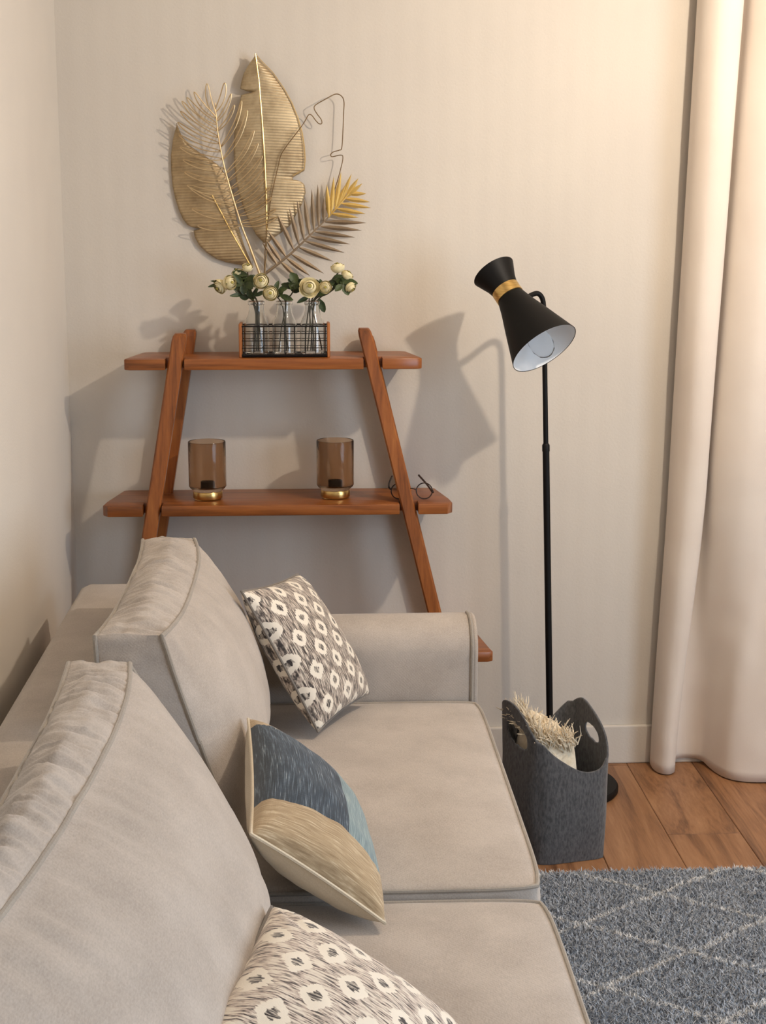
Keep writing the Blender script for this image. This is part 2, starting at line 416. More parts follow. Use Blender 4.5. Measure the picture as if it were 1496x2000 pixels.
# seat cushions: a = x, b = y, c = z
def seat_fn(x0, x1, y0, y1, z0, z1, seed):
    cx, cy, cz = (x0+x1)/2, (y0+y1)/2, (z0+z1)/2; hx, hy, hz = (x1-x0)/2, (y1-y0)/2, (z1-z0)/2
    def fn(a, b, c):
        ea = 1-abs(a)**3.5; eb = 1-abs(b)**5.0; ec = 1-c*c
        x = cx + hx*a + (math.copysign(1, a)*.016*ec*eb*(abs(a)**6))
        y = cy + hy*b + (math.copysign(1, b)*.010*ec*ea*(abs(b)**6))
        crown = (ea**.6)*(eb**.6)
        z = cz + hz*c + (.020*crown*c if c > 0 else .004*crown*c)
        # rounded plan corners
        k = (abs(a)*abs(b))**10; x -= hx*a*.028*k; y -= hy*b*.024*k
        z += (noise.noise(Vector((x*3.5, y*3.5, seed)))*.007 + noise.noise(Vector((x*9, y*7, seed+5)))*.0022)*max(0, c)*crown
        return (x, y, z)
    return fn
for nm, (y0, y1), sd in (('far', (2.425, 3.432), 1.3), ('near', (1.41, 2.408), 7.7)):
    f = seat_fn(-.345, .392, y0, y1, .335, .462 if nm == 'far' else .449, sd)
    sc = boxcushion('seat_cushion', f, (44, 50, 10))
    B().tube(loop(f, 2, 1), .0042, 8, True).build('piping', PIPE, sc)
    B().tube(loop(f, 2, -1), .0042, 8, True).build('piping', PIPE, sc)
# back cushions: a = along y, b = height, c = thickness (c = +1 faces the room)
def back_fn(y0, y1, seed, xt_f, xt_b, zt, bulge=.07, xb_f=-.135, leanb=0.0):
    cy, hy = (y0+y1)/2, (y1-y0)/2
    zb = .472
    def fn(a, b, c):
        t = (b+1)/2
        xf = xb_f*(1-t) + xt_f*t; xb = -.35*(1-t) + xt_b*t
        ea = max(0, 1-abs(a)**3); eb = max(0, 1-abs(b)**2.6); ec = max(0, 1-c*c)
        lean = max(0, (cy+hy-(cy+hy*a))/.85)**1.8*leanb*t; xf -= lean; xb -= lean*.35
        x = xb + (xf-xb)*(c+1)/2
        front = (c+1)/2
        x += .026*ea*t*(.75+.25*c)
        x += bulge*(ea**.75)*(eb**.7)*front*(.95+.3*(1-t)) - .012*ea*eb*(1-front)
        y = cy + hy*a*(1 - .03*(1-eb)*t) + math.copysign(1, a)*.012*(abs(a)**6)*ec*eb
        z = zb + (zt-zb)*t + .020*ea*ec*(abs(b)**6)*(1 if b > 0 else 0) - .006*(b > 0)*(1-ea)
        # the top edge sags a little between the corners
        z -= .012*sm(b, .3, 1)*ea*(.4+.6*abs(c))
        # gathers: across the boxing on the top and side, fading out below the piping
        L = y*1.0 if abs(b) >= abs(a) else z
        g = 1-2.2*abs(noise.noise(Vector((L*44, c*.7, seed)))) + .5*noise.noise(Vector((L*90, c*1.1, seed+9))) + .5*noise.noise(Vector((L*14, c*2, seed)))
        if b > .999: z += .0085*g*(ec**.4) + .003*noise.noise(Vector((L*12, c*5, seed)))
        elif abs(a) > .999: y += math.copysign(1, a)*(.006*noise.noise(Vector((z*8, x*14, seed)))+.003*g)*(ec**.5)
        if c > .999:
            g2 = noise.noise(Vector((y*34, z*2.0, seed+3)))
            x += .0095*g2*sm(b, .50, .93)*(1-sm(b, .97, 1.0))
            x += noise.noise(Vector((y*5, z*5, seed)))*.014*ea*eb + noise.noise(Vector((y*13+z*8, z*9, seed)))*.005*ea*eb
        return (x, y, z)
    return fn
f1 = back_fn(2.60, 3.425, 2.1, -.262, -.378, .869); f2 = back_fn(1.26, 2.475, 5.6, -.300, -.400, .867, .10, -.13, .048)
for f in (f1, f2):
    bc = boxcushion('back_cushion', f, (300, 50, 16))
    B().tube(loop(f, 2, 1, 90), .0045, 8, True).build('piping', PIPE, bc)
    B().tube(loop(f, 2, -1, 90), .0045, 8, True).build('piping', PIPE, bc)

# ------------------------------------------------------------------ throw pillows
def pillow(name, C, T, mats, label, back_mat=None, pull=.09, seed=0.0, n=64, seam_mat=None, flipn=1, sag=(0, 0, 0), group=None, power=.42):
    """C: four corners TL, TR, BR, BL of the visible face (world); u runs TL->TR, v runs TL->BL"""
    C = [Vector(c) for c in C]; cen = sum(C, Vector())/4
    N = ((C[1]-C[0]) + (C[2]-C[3])).cross((C[3]-C[0]) + (C[2]-C[1])).normalized()*flipn
    root = thing(name, (cen.x, cen.y, min(c.z for c in C)), label, 'pillow', group)
    def mid(u, v):
        a, b = 2*u-1, 2*v-1
        a2 = a*(1 - pull*(1-b*b)*abs(a)**1.5); b2 = b*(1 - pull*(1-a*a)*abs(b)**1.5)
        uu, vv = (a2+1)/2, (b2+1)/2
        p = C[0]*(1-uu)*(1-vv) + C[1]*uu*(1-vv) + C[2]*uu*vv + C[3]*(1-uu)*vv
        return p + Vector(sag)*(1-a*a)*(1-b*b)
    def h(u, v, s):
        a, b = 2*u-1, 2*v-1
        e = max(0, (1-a*a)*(1-b*b))
        k = T*(e**power)
        r = noise.noise(Vector((u*4, v*4, seed+s)))*.05 + noise.noise(Vector((u*9, v*9, seed+s)))*.02
        # creases radiating from the corners
        crn = (abs(a)*abs(b))**2; r += crn*.22*noise.noise(Vector((math.atan2(1-abs(a)+.02, 1-abs(b)+.02)*5, seed, s)))
        return k*(1+r*1.6)
    def sheet(s):
        b = B(); b.grid(lambda u, v: mid(u, v)+N*(s*h(u, v, s)), n, n)
        b.uv = [(i/(n-1), 1-j/(n-1)) for j in range(n) for i in range(n)]; return b
    fr = sheet(1).build('front_cover', mats, root, angle=180)
    sheet(-1).build('back_cover', back_mat or mats, root, angle=180)
    rim = [mid(t, 0) for t in np.linspace(0, 1, 30)[:-1]] + [mid(1, t) for t in np.linspace(0, 1, 30)[:-1]] + [mid(1-t, 1) for t in np.linspace(0, 1, 30)[:-1]] + [mid(0, 1-t) for t in np.linspace(0, 1, 30)[:-1]]
    B().tube(rim, .0032, 6, True).build('seam', seam_mat or back_mat or mats, root)
    return root
pillow('throw_pillow', [(-.145, 3.13, .812), (-.030, 3.475, .765), (.131, 3.375, .505), (.012, 3.135, .500)], .060, IKAT,
       'patterned black and cream ikat pillow leaning at the far arm of the sofa', IKAT, .05, 1.0, flipn=-1)
pillow('throw_pillow', [(-.118, 2.72, .672), (-.098, 2.29, .628), (.112, 2.262, .486), (.070, 2.70, .498)], .072, PATCH,
       'pillow with navy, pale blue and tan linen patches in the middle of the sofa', CREAM, .05, 2.0)
pillow('throw_pillow', [(-.060, 2.03, .628), (-.150, 1.62, .640), (.150, 1.48, .488), (.206, 1.92, .484)], .070, IKAT2,
       'nearest pillow with black and cream ikat pattern, cut off by the picture bottom', IKAT2, .04, 3.0)

# ------------------------------------------------------------------ ladder shelf
shelf = thing('ladder_shelf', (-.1, 4.1, 0), 'brown wooden ladder shelf with slanted legs standing behind the sofa arm', 'shelf')
Z1, Z2, Z3 = 1.211, .827, .42
def legx_r(z): return .152 + (1.262-z)*.245          # centre line of the right front leg
def legx_l(z): return -.338 - (1.262-z)*.172
def legy(z): return 4.045 - (1.211-z)*.075          # front face
def board(x0, x1, yf, yb, z, chf, t=.029, r=.02):
    zc = z
    lx, rx, d = legx_l(zc-.014), legx_r(zc-.014), .036
    nf = max(legy(zc)+d-yf, .02)
    poly = [(x0, yf+chf*.25), (x0+r*.7, yf), (lx-.026, yf), (lx-.026, yf+nf), (lx+.024, yf+nf), (lx+.024, yf), (rx-.024, yf), (rx-.024, yf+nf), (rx+.026, yf+nf), (rx+.026, yf), (x1-r*.7, yf), (x1, yf+chf*.25),
            (x1-.004, yf+chf*.9), (x1-.03, yb-.01), (x1-.045, yb), (x0+.045, yb), (x0+.03, yb-.01), (x0+.004, yf+chf*.9)]
    return B().prism(poly, z-t, z, .003, 2).build('shelf_board', WX, shelf)
board(-.482, .298, 4.032, 4.240, Z1, .05)
board(-.547, .380, 4.000, 4.240, Z2, .08)
board(-.625, .491, 3.985, 4.240, Z3, .035)
def slant_leg(xf, yfn, zt, zb, wx, dy, sx=0, name='leg'):
    """a straight bar with a rounded top; xf(z) centre, yfn(z) front face"""
    b = B(); rings = [(zb, 1), (zt-.02, 1), (zt-.007, .93), (zt, .72)]
    vs = []
    for z, k in rings:
        x, y = xf(z), yfn(z)+dy/2; hw, hd = wx/2*k, dy/2*k; c = .004
        for (px, py) in ((-hw+c, -hd), (hw-c, -hd), (hw, -hd+c), (hw, hd-c), (hw-c, hd), (-hw+c, hd), (-hw, hd-c), (-hw, -hd+c)): vs.append((x+px, y+py, z))
    fs = [tuple(range(8))[::-1], tuple(range(24, 32))]
    for i in range(3):
        for k in range(8): fs.append((i*8+k, i*8+(k+1) % 8, (i+1)*8+(k+1) % 8, (i+1)*8+k))
    b.add(vs, fs); return b.build(name, WZ, shelf, angle=30)
slant_leg(legx_r, lambda z: legy(z)-.006, 1.288, 0, .036, .042)
slant_leg(legx_l, lambda z: legy(z)-.006, 1.276, 0, .038, .042)
slant_leg(lambda z: -.322-(1.262-z)*.172, lambda z: 4.186, 1.275, 0, .036, .042)
slant_leg(lambda z: legx_r(z)+.006, lambda z: 4.186, 1.262, 0, .036, .042)

# ------------------------------------------------------------------ candle holders
GH = [((-.275, 4.095, Z2), 'left'), ((.069, 4.100, Z2), 'right')]
for (p, side) in GH:
    t = thing('candle_holder', p, 'smoked glass candle holder on the middle shelf, the %s' % ('one on the left' if side == 'left' else 'one on the right, nearer the spectacles'), 'candle holder', 'smoked glass candle holders')
    T = Matrix.Translation(p)
    R, r = .0505, .038
    prof = [(0, .001), (r-.003, .001), (r, .004), (r, .022), (r+.002, .026), (R-.004, .031), (R, .037), (R, .156), (R-.001, .158), (R-.0025, .157), (R-.003, .15), (R-.003, .038), (R-.007, .034), (0, .033)]
    B().lathe(prof, T, 56).build('glass_cup', SMOKE, t)
    B().lathe([(r+.0006, .004), (r+.0016, .006), (r+.0016, .021), (r+.0006, .023)], T, 56).build('brass_ring', BRASS, t)
    B().lathe([(0, .0335), (.018, .0335), (.019, .036), (.019, .052), (.0165, .053), (.016, .049), (0, .049)], T, 28).build('candle', WAX, t)

# ------------------------------------------------------------------ spectacles
sp = thing('spectacles', (.278, 4.08, Z2), 'round dark rimmed spectacles lying folded open on the middle shelf behind the right leg', 'glasses')
def rimpts(cx): return [(cx+.0215*math.cos(a), 4.062+.006*math.sin(a), Z2+.0235+.0205*math.sin(a)) for a in [2*PI*k/28 for k in range(28)]]
for cx in (.240, .308):
    rm = B().tube(rimpts(cx), .0016, 8, True).build('rim', TORT, sp)
    B().lathe([(0, -.0006), (.0205, -.0006), (.0205, .0006), (0, .0006)], Matrix.Translation((cx, 4.062, Z2+.0235)) @ Matrix.Rotation(math.radians(90-16), 4, 'X') @ Matrix.Scale(1, 4), 28).build('lens', LENS, sp)
B().tube(cat([(.2615, 4.062, Z2+.026), (.274, 4.061, Z2+.031), (.2865, 4.062, Z2+.026)]), .0014, 8).build('bridge', TORT, sp)
B().tube(cat([(.2185, 4.062, Z2+.028), (.213, 4.07, Z2+.033), (.215, 4.09, Z2+.042), (.224, 4.115, Z2+.055)]), .0024, 8).build('temple', TORT, sp)
B().tube(cat([(.3295, 4.062, Z2+.026), (.331, 4.068, Z2+.018), (.318, 4.09, Z2+.035), (.296, 4.115, Z2+.058)]), .0026, 8).build('temple', TORT, sp)

# ------------------------------------------------------------------ flower crate, bottles, flowers
cr = thing('flower_crate', (-.064, 4.095, Z1), 'small crate of black wire mesh with wooden ends on the top shelf', 'crate')
CX0, CX1, CY0, CY1, CZ1 = -.178, .052, 4.062, 4.140, Z1+.086
for x0 in (CX0-.005, CX1-.003): B().box(x0, x0+.008, CY0, CY1, Z1, CZ1+.003, .0015, 1).build('end_board', WCR, cr)
B().box(CX0+.003, CX1-.003, CY0+.003, CY1-.003, Z1+.001, Z1+.007, .001, 1).build('base_board', BLKW, cr)
for nm, y in (('front', CY0+.002), ('back', CY1-.002)):
    g = B(); r = .0010
    for i in range(9):
        x = CX0+.006+i*(CX1-CX0-.012)/8; g.tube([(x, y, Z1+.004), (x, y, CZ1-.002)], r, 6)
    for j in range(5):
        z = Z1+.006+j*(.086-.010)/4; g.tube([(CX0+.003, y, z), (CX1-.003, y, z)], r if j < 4 else .0022, 6)
    g.tube([(CX0+.003, y, Z1+.006), (CX1-.003, y, Z1+.006)], .0035, 6)
    g.build('wire_panel', BLKW, cr)
BX = (-.137, -.063, .011)
bottle_lab = ('leftmost', 'middle', 'rightmost')
for x, l in zip(BX, bottle_lab):
    t = thing('bottle', (x, 4.101, Z1+.0075), 'clear glass bottle with flowers in the wire crate, the %s of three' % l, 'bottle', 'glass bottles in the crate')
    P = [(0, 0), (.030, 0), (.0335, .004), (.0335, .072), (.030, .086), (.022, .104), (.0195, .116), (.0195, .128), (.0225, .131), (.0225, .137), (.0205, .139), (.0182, .137), (.0178, .116), (.0203, .104), (.0285, .085), (.0318, .071), (.0318, .006), (0, .004)]
    B().lathe(P, Matrix.Translation((x, 4.101, Z1+.0075)), 44).build('glass', GLASS, t)

def petal_ball(c, r, axis, seed, openness=.25):
    """layered cupped petals; returns builder"""
    rnd = random.Random(seed); b = B()
    q = Vector((0, 0, 1)).rotation_difference(Vector(axis).normalized()).to_matrix()
    c = Vector(c)
    for (k, n, rr, reach) in ((0, 5, 1.0, .62), (1, 5, .90, .74), (2, 5, .78, .84), (3, 4, .62, .92), (4, 3, .44, .97)):
        for i in range(n):
            az = 2*PI*i/n + k*.6 + rnd.uniform(-.12, .12); wid = 2*PI/n*.82
            top = reach*PI/1.08*(1 - openness*.28*(k < 2)) + rnd.uniform(-.08, .08)
            def fn(u, v):
                th = .12 + v*(top-.12); s = (u-.5)*2
                wv = wid*(math.sin(min(1, .25+v*.95)*PI/2) if v < .7 else 1)*(1-.45*max(0, (v-.6)/.4)**2)
                ph = az + s*wv
                rad = r*rr*(1+.10*v*(k == 0)) * (1-.05*s*s)
                flare = r*.10*openness*v**3*(2-k if k < 2 else 0)
                p = Vector((math.sin(th)*math.cos(ph)*(rad+flare), math.sin(th)*math.sin(ph)*(rad+flare), -math.cos(th)*rad*.92))
                return c + q @ p
            b.grid(fn, 7, 7)
    return b, q
def leafblade(b, base, tip, w, curl=.15, n=7, side=None):
    base, tip = Vector(base), Vector(tip); d = tip-base; L = d.length; d.normalize()
    s = d.cross(side or Vector((0, -1, .25))).normalized(); nn = s.cross(d)
    def fn(u, v):
        k = math.sin(PI*min(1, v*.93+.04))**.8*(1-.15*abs(math.sin(v*PI*3.5)))
        a = (u-.5)*2
        return base + d*(L*v) + s*(a*w*k) + nn*(abs(a)*w*.35*k - curl*L*v*v*.5)
    b.grid(fn, 5, n); return b
blooms = [  # centre, radius, bottle index, facing, label
 ((-.158, 4.092, 1.446), .0135, 0, (.1, -.5, .8), 'small cream ranunculus bud, highest flower of the left cluster'),
 ((-.186, 4.110, 1.432), .0150, 0, (-.3, -.2, .9), 'cream ranunculus half hidden behind the left cluster of leaves'),
 ((-.231, 4.085, 1.396), .0190, 0, (-.5, -.5, -.35), 'drooping cream ranunculus at the far left of the flowers'),
 ((-.204, 4.072, 1.407), .0185, 0, (.6, -.7, .1), 'round cream ranunculus second from the left, facing right'),
 ((-.122, 4.060, 1.411), .0195, 1, (-.1, -.9, .25), 'round cream ranunculus above the left bottle, heart facing the viewer'),
 ((-.098, 4.052, 1.380), .0190, 1, (0, -.9, .1), 'low cream ranunculus at the centre, just above the bottle necks'),
 ((.004, 4.055, 1.396), .0225, 2, (.05, -.9, .25), 'largest open cream ranunculus with flared petals, right of centre'),
 ((.045, 4.060, 1.395), .0160, 2, (.05, -.9, .05), 'small round cream ranunculus right beside the largest bloom'),
 ((.078, 4.090, 1.446), .0175, 2, (-.1, -.1, 1), 'upright cream ranunculus, topmost flower of the right cluster'),
 ((.104, 4.098, 1.426), .0160, 2, (.5, -.2, .8), 'cream ranunculus at the upper right of the right cluster'),
 ((.113, 4.085, 1.392), .0145, 2, (.5, -.5, -.5), 'drooping cream ranunculus bud at the far right of the flowers')]
for i, (c, r, bi, ax, lab) in enumerate(blooms):
    rnd = random.Random(i*5+1)
    bx = BX[bi] + rnd.uniform(-.009, .009); foot = Vector((BX[bi]+rnd.uniform(-.026, .026), 4.101+rnd.uniform(-.015, .012), Z1+.015))
    t = thing('ranunculus_sprig', foot, lab, 'flower', 'cream ranunculus flowers in the bottles')
    ax = Vector(ax).normalized(); hb = Vector(c) - ax*r*.9
    neck = Vector((bx, 4.101+rnd.uniform(-.006, .006), Z1+.138)); 
    pts = cat([foot, (foot+neck)/2+Vector((rnd.uniform(-.003, .003), 0, 0)), neck, neck*.5+hb*.5+Vector((0, 0, .012 if hb.z < 1.40 else .002)), hb], 6)
    B().tube(pts, .0017, 6).build('stem', STEM, t)
    fb, q = petal_ball(c, r, ax, i, 1.0 if i == 6 else .08)
    fh = fb.build('flower_head', PETAL, t, angle=180)
    cc = Vector(c)+q @ Vector((0, 0, r*.62))
    B().lathe([(0, -r*.2), (r*.2, -r*.1), (r*.22, 0), (0, r*.12)], Matrix.Translation(cc) @ q.to_4x4(), 10).build('heart', CORE, fh)
    # leaves
    for k in range(3):
        s = pts[rnd.randint(len(pts)//2+2, len(pts)-3)]
        dirx = {0: rnd.uniform(-1, .5), 1: rnd.uniform(-.7, .7), 2: rnd.uniform(-.9, 1)}[bi]
        L = rnd.uniform(.024, .042); dv = Vector((dirx, rnd.uniform(-.5, .1), rnd.uniform(-.35, .7))).normalized()
        lb = B(); leafblade(lb, s, s+dv*L, rnd.uniform(.006, .0105))
        lb.build('leaf', GREEN, t, angle=180)
# denser dark foliage sprays, no flower
for i, (cx, cz, dirs, bi, lab) in enumerate((
    (-.165, 1.400, ((-1.5, .2), (-.7, .8), (.1, .9), (.9, .5), (-.9, -.5), (.5, -.5), (0, -.8), (1.1, 0), (-.3, .3), (.7, 1.0), (-1.1, .55)), 0, 'spray of dark green lobed leaves filling the left flower cluster'),
    (-.030, 1.397, ((-1.1, .3), (-.8, -.4), (-.5, .8), (.2, 1), (.3, -.7), (-.2, -.6), (.5, .4), (-.4, .2), (-.9, .7)), 1, 'spray of dark green leaves behind the largest bloom'),
    (.088, 1.402, ((.3, -1), (1.1, -.2), (-.6, -.5), (.8, .3), (-.9, -.2), (0, .5), (.5, -.6)), 2, 'spray of dark green leaves at the right end of the flowers'))):
    rnd = random.Random(50+i); foot = Vector((BX[bi]+.004, 4.108, Z1+.014))
    t = thing('leaf_spray', foot, lab, 'leaves', None)
    c0 = Vector((cx, 4.098, cz)); neck = Vector((BX[bi]+.003, 4.106, Z1+.138))
    B().tube(cat([foot, neck, neck*.5+c0*.5, c0], 6), .0018, 6).build('stem', STEM, t)
    for (dx, dz) in dirs:
        base = c0+Vector((rnd.uniform(-.008, .008), rnd.uniform(-.012, .01), rnd.uniform(-.008, .008)))
        lb = B(); leafblade(lb, base, base+Vector((dx*.033, rnd.uniform(-.018, .008), dz*.033)), rnd.uniform(.009, .0135), rnd.uniform(-.1, .3), 12)
        lb.build('leaf', GREEN, t, angle=180)
tg = thing('leaf_sprig', (-.25, 4.09, 1.39), 'narrow dark leaf sprig pointing left beyond the flowers', 'leaves')
lb = B(); leafblade(lb, (-.215, 4.092, 1.406), (-.262, 4.085, 1.396), .006); leafblade(lb, (-.222, 4.092, 1.406), (-.255, 4.088, 1.411), .004); lb.build('leaf', GREEN, tg, angle=180)
B().tube(cat([(BX[0]-.006, 4.1, Z1+.02), (BX[0]-.004, 4.1, Z1+.138), (-.175, 4.1, 1.39), (-.215, 4.092, 1.406)]), .0013, 6).build('stem', STEM, tg)

# ------------------------------------------------------------------ metal leaf sculpture on the wall
# its drawing sheet: u to the right, v down, one sheet unit = 0.42 mm on the wall
def A(u, v, d=0.03): return Vector((-.407 + u*.000419, YW - d*.62, 2.029 - v*.00041))
art = thing('leaf_sculpture', A(690, 1475, .0), 'gold metal leaf sculpture hanging on the wall above the top shelf', 'wall art')
def ribleaf(name, L, R, mid, v0, v1, depth, mat, rib=18.0, bow=.022, amp=.0013, cols=14):
    """L,R,mid tables (v,u); ribs pressed across the sheet as real ridges"""
    b = B(); rows = int((v1-v0)/4.5)
    def fn(s, t):
        v = v0+(v1-v0)*t; l, r, m = interp(L, v), interp(R, v), interp(mid, v)
        u = l+(m-l)*s*2 if s < .5 else m+(r-m)*(s-.5)*2
        k = abs(s-.5)*2
        d = depth - bow*k*k + .004*math.sin(v*.006) + amp*math.sin(2*PI*v/rib)*min(1, (r-l)/40)*(1 if .02 < k else 0)
        return A(u, v + k*10, d)
    b.grid(fn, cols*2+1, rows)
    o = b.build(name, mat, art, angle=180)
    md = o.modifiers.new('sheet', 'SOLIDIFY'); md.thickness = .0012
    return o
cL = [(85, 650), (140, 610), (190, 580), (240, 565), (284, 556), (290, 575), (308, 640), (316, 600), (324, 562), (360, 553), (440, 530), (540, 515), (640, 508), (760, 508), (880, 520), (980, 545), (1060, 570), (1130, 600), (1210, 640), (1270, 695)]
cR = [(85, 660), (130, 700), (190, 760), (290, 830), (380, 880), (480, 920), (570, 945), (660, 958), (740, 962), (800, 956), (825, 915), (842, 882), (862, 880), (866, 925), (890, 955), (940, 962), (1010, 940), (1080, 900), (1150, 860), (1200, 800), (1235, 745), (1270, 712)]
cM = [(85, 655), (250, 675), (480, 690), (720, 703), (950, 710), (1270, 706)]
lL = [(510, 146), (600, 120), (700, 105), (800, 103), (900, 110), (980, 125), (1050, 145), (1110, 170), (1150, 200), (1166, 232), (1174, 285), (1186, 238), (1230, 245), (1280, 270), (1330, 320), (1370, 380), (1395, 450), (1420, 585)]
lR = [(510, 150), (580, 178), (640, 225), (700, 310), (760, 400), (850, 470), (1000, 500), (1150, 525), (1290, 565), (1420, 615)]
lM = [(510, 148), (640, 190), (760, 260), (900, 330), (980, 368), (1150, 460), (1290, 530), (1420, 600)]
l1 = ribleaf('ribbed_leaf', lL, lR, lM, 510, 1420, .038, LEAF1); l1['label'] = 'aged gold ribbed leaf at the left'
B().tube([A(u, v, .042) for u, v in ((365, 970), (420, 1080), (480, 1200), (540, 1310), (605, 1430))], .0018, 8).build('midrib', GOLDL, l1)
l2 = ribleaf('ribbed_leaf', cL, cR, cM, 85, 1268, .060, LEAF2); l2['label'] = 'tallest ribbed champagne gold leaf'
B().tube([A(u, v, .064) for u, v in ((655, 78), (675, 250), (690, 480), (703, 720), (710, 950), (712, 1190))], [.0022]*5+[.0028], 8).build('midrib', GOLDL, l2)
B().tube([A(u, v, .062) for u, v in ((712, 1190), (707, 1330), (693, 1475))], .0018, 8).build('stalk', WIREB, l2)
edge = [A(u, v, .049) for v, u in cR[:12]]
B().tube(edge, .0011, 6).build('edge_wire', GOLDL, l2)
# wire frond
stem_pts = cat([A(660, 1475, .05), A(600, 1300, .055), A(540, 1130, .062), A(455, 820, .07), A(415, 600, .07), A(400, 430, .066), A(398, 385, .064)], 6)
wf = B().tube(stem_pts, [.0012+.0028*(1-i/(len(stem_pts)-1))**1.5 for i in range(len(stem_pts))], 8).build('wire_frond', WIREG, art, label='open wire palm frond in front of the ribbed leaves')
wl = [((400, 470), (350, 268), 14), ((398, 440), (462, 262), 14), ((402, 480), (268, 320), 13), ((405, 520), (222, 355), 12), ((408, 560), (190, 378), 12), ((412, 600), (180, 440), 12), ((418, 640), (160, 510), 12), ((425, 690), (168, 590), 12), ((434, 740), (172, 665), 12), ((445, 800), (188, 745), 12), ((458, 880), (195, 822), 12), ((480, 950), (210, 905), 13), ((500, 1030), (225, 920), 8), ((520, 1110), (238, 1056), 13), ((545, 1160), (272, 1165), 14),
      ((404, 500), (500, 330), 9), ((408, 560), (520, 400), 9), ((430, 660), (565, 375), 9), ((440, 740), (600, 432), 10), ((455, 830), (640, 560), 10), ((466, 880), (665, 640), 10), ((480, 930), (690, 720), 10), ((495, 975), (700, 790), 10), ((508, 1020), (705, 860), 10), ((522, 1060), (735, 920), 10), ((536, 1100), (745, 985), 10), ((550, 1140), (770, 1060), 10), ((560, 1165), (780, 1110), 9)]
for (b0, tp, wd) in wl:
    bx, by = b0; tx, ty = tp; L = math.hypot(tx-bx, ty-by); nx, ny = -(ty-by)/L, (tx-bx)/L
    sag = L*.07*(1 if tx < bx else -1)*(-1)
    pts = []
    for k in range(24):
        a = 2*PI*k/24; s = (1-math.cos(a))/2; o = math.sin(a)*wd*1.15 + sag*math.sin(PI*s)
        pts.append(A(bx+(tx-bx)*s+nx*o, by+(ty-by)*s+ny*o, .066+.012*s))
    B().tube(pts, 0.0015, 5, True).build('wire_leaflet', WIREG, wf)
# pewter palm frond and small gold palm
def blade(parent, b0, tp, w, mat, d0, d1, name='leaflet'):
    a, c = A(*b0, d0), A(*tp, d1); d = c-a; L = d.length; d = d.normalized(); s = d.cross(Vector((0, 1, 0))).normalized()
    vs = []
    for (t, k, dz) in ((0, .25, 0), (.22, .85, .0), (.48, 1, .002), (.76, .62, .001), (1, .03, -.002)):
        p = a+d*(L*t)
        vs += [p - s*(w*k) + Vector((0, .0022*k, 0)), p+Vector((0, -.001-dz, 0)), p + s*(w*k) + Vector((0, .0022*k, 0))]
    fs = []
    for i in range(4):
        for j in range(2): fs.append((i*3+j, i*3+j+1, i*3+j+4, i*3+j+3))
    return B().add(vs, fs).build(name, mat, parent, angle=20)
ps = cat([A(692, 1480, .045), A(790, 1405, .055), A(880, 1330, .06), A(1000, 1215, .06), A(1105, 1112, .055)], 6)
pf = B().tube(ps, [.0042-.0026*i/(len(ps)-1) for i in range(len(ps))], 8).build('palm_frond', PALM, art, label='pewter coloured palm frond leaning right')
for b0, tp in (((775, 1418), (680, 1270)), ((800, 1398), (705, 1255)), ((835, 1370), (712, 1190)), ((885, 1325), (778, 1088)), ((918, 1292), (856, 1048)), ((950, 1262), (906, 1000)), ((985, 1228), (950, 975)), ((1015, 1200), (1000, 930)), ((1045, 1170), (1040, 900)), ((1078, 1138), (1078, 985)),
               ((800, 1400), (900, 1500)), ((835, 1375), (985, 1490)), ((865, 1348), (1075, 1475)), ((915, 1305), (1135, 1396)), ((955, 1265), (1208, 1340)), ((990, 1235), (1245, 1285)), ((1020, 1205), (1275, 1240)), ((1055, 1170), (1320, 1195)), ((1085, 1140), (1350, 1146))):
    blade(pf, b0, tp, .0062, PALM, .058, .066)
gs = cat([A(1105, 1112, .05), A(1150, 1060, .055), A(1200, 1005, .056), A(1240, 955, .056)], 5)
gf = B().tube(gs, .0022, 8).build('palm_frond', PALMY, art, label='small yellow gold palm tip at the right')
for b0, tp in (((1110, 1105), (1098, 900)), ((1125, 1088), (1143, 850)), ((1150, 1062), (1190, 818)), ((1180, 1028), (1256, 832)), ((1215, 985), (1325, 893)), ((1235, 960), (1350, 958)), ((1215, 990), (1375, 1012)), ((1190, 1022), (1380, 1050)), ((1160, 1055), (1345, 1088)), ((1130, 1088), (1300, 1112)), ((1165, 1045), (1218, 900)), ((1225, 970), (1300, 860))):
    blade(gf, b0, tp, .0062, PALMY, .055, .060)
wo = [(690, 1470), (700, 1300), (735, 1020), (790, 780), (820, 690), (930, 545), (960, 500), (985, 458), (1005, 460), (1030, 492), (1050, 512), (1068, 512), (1066, 488), (1042, 455), (1022, 420), (1032, 394), (1100, 355), (1155, 327), (1190, 335), (1210, 370), (1208, 450), (1203, 560), (1195, 665), (1180, 680), (1140, 692), (1124, 708), (1134, 722), (1185, 712), (1202, 724), (1190, 790), (1150, 925), (1097, 1040), (1092, 1110)]
B().tube(cat([A(u, v, .068 if i < 6 else .05) for i, (u, v) in enumerate(wo)], 5), .0013, 6).build('outline_leaf', WIREB, art, label='bare bronze wire outline of a leaf at the right')
for u, v in ((692, 1478), (560, 1000), (1080, 1130)):
    B().tube([A(u, v, 0), A(u, v, .05)], .003, 8).build('wall_pin', WIREB, art)

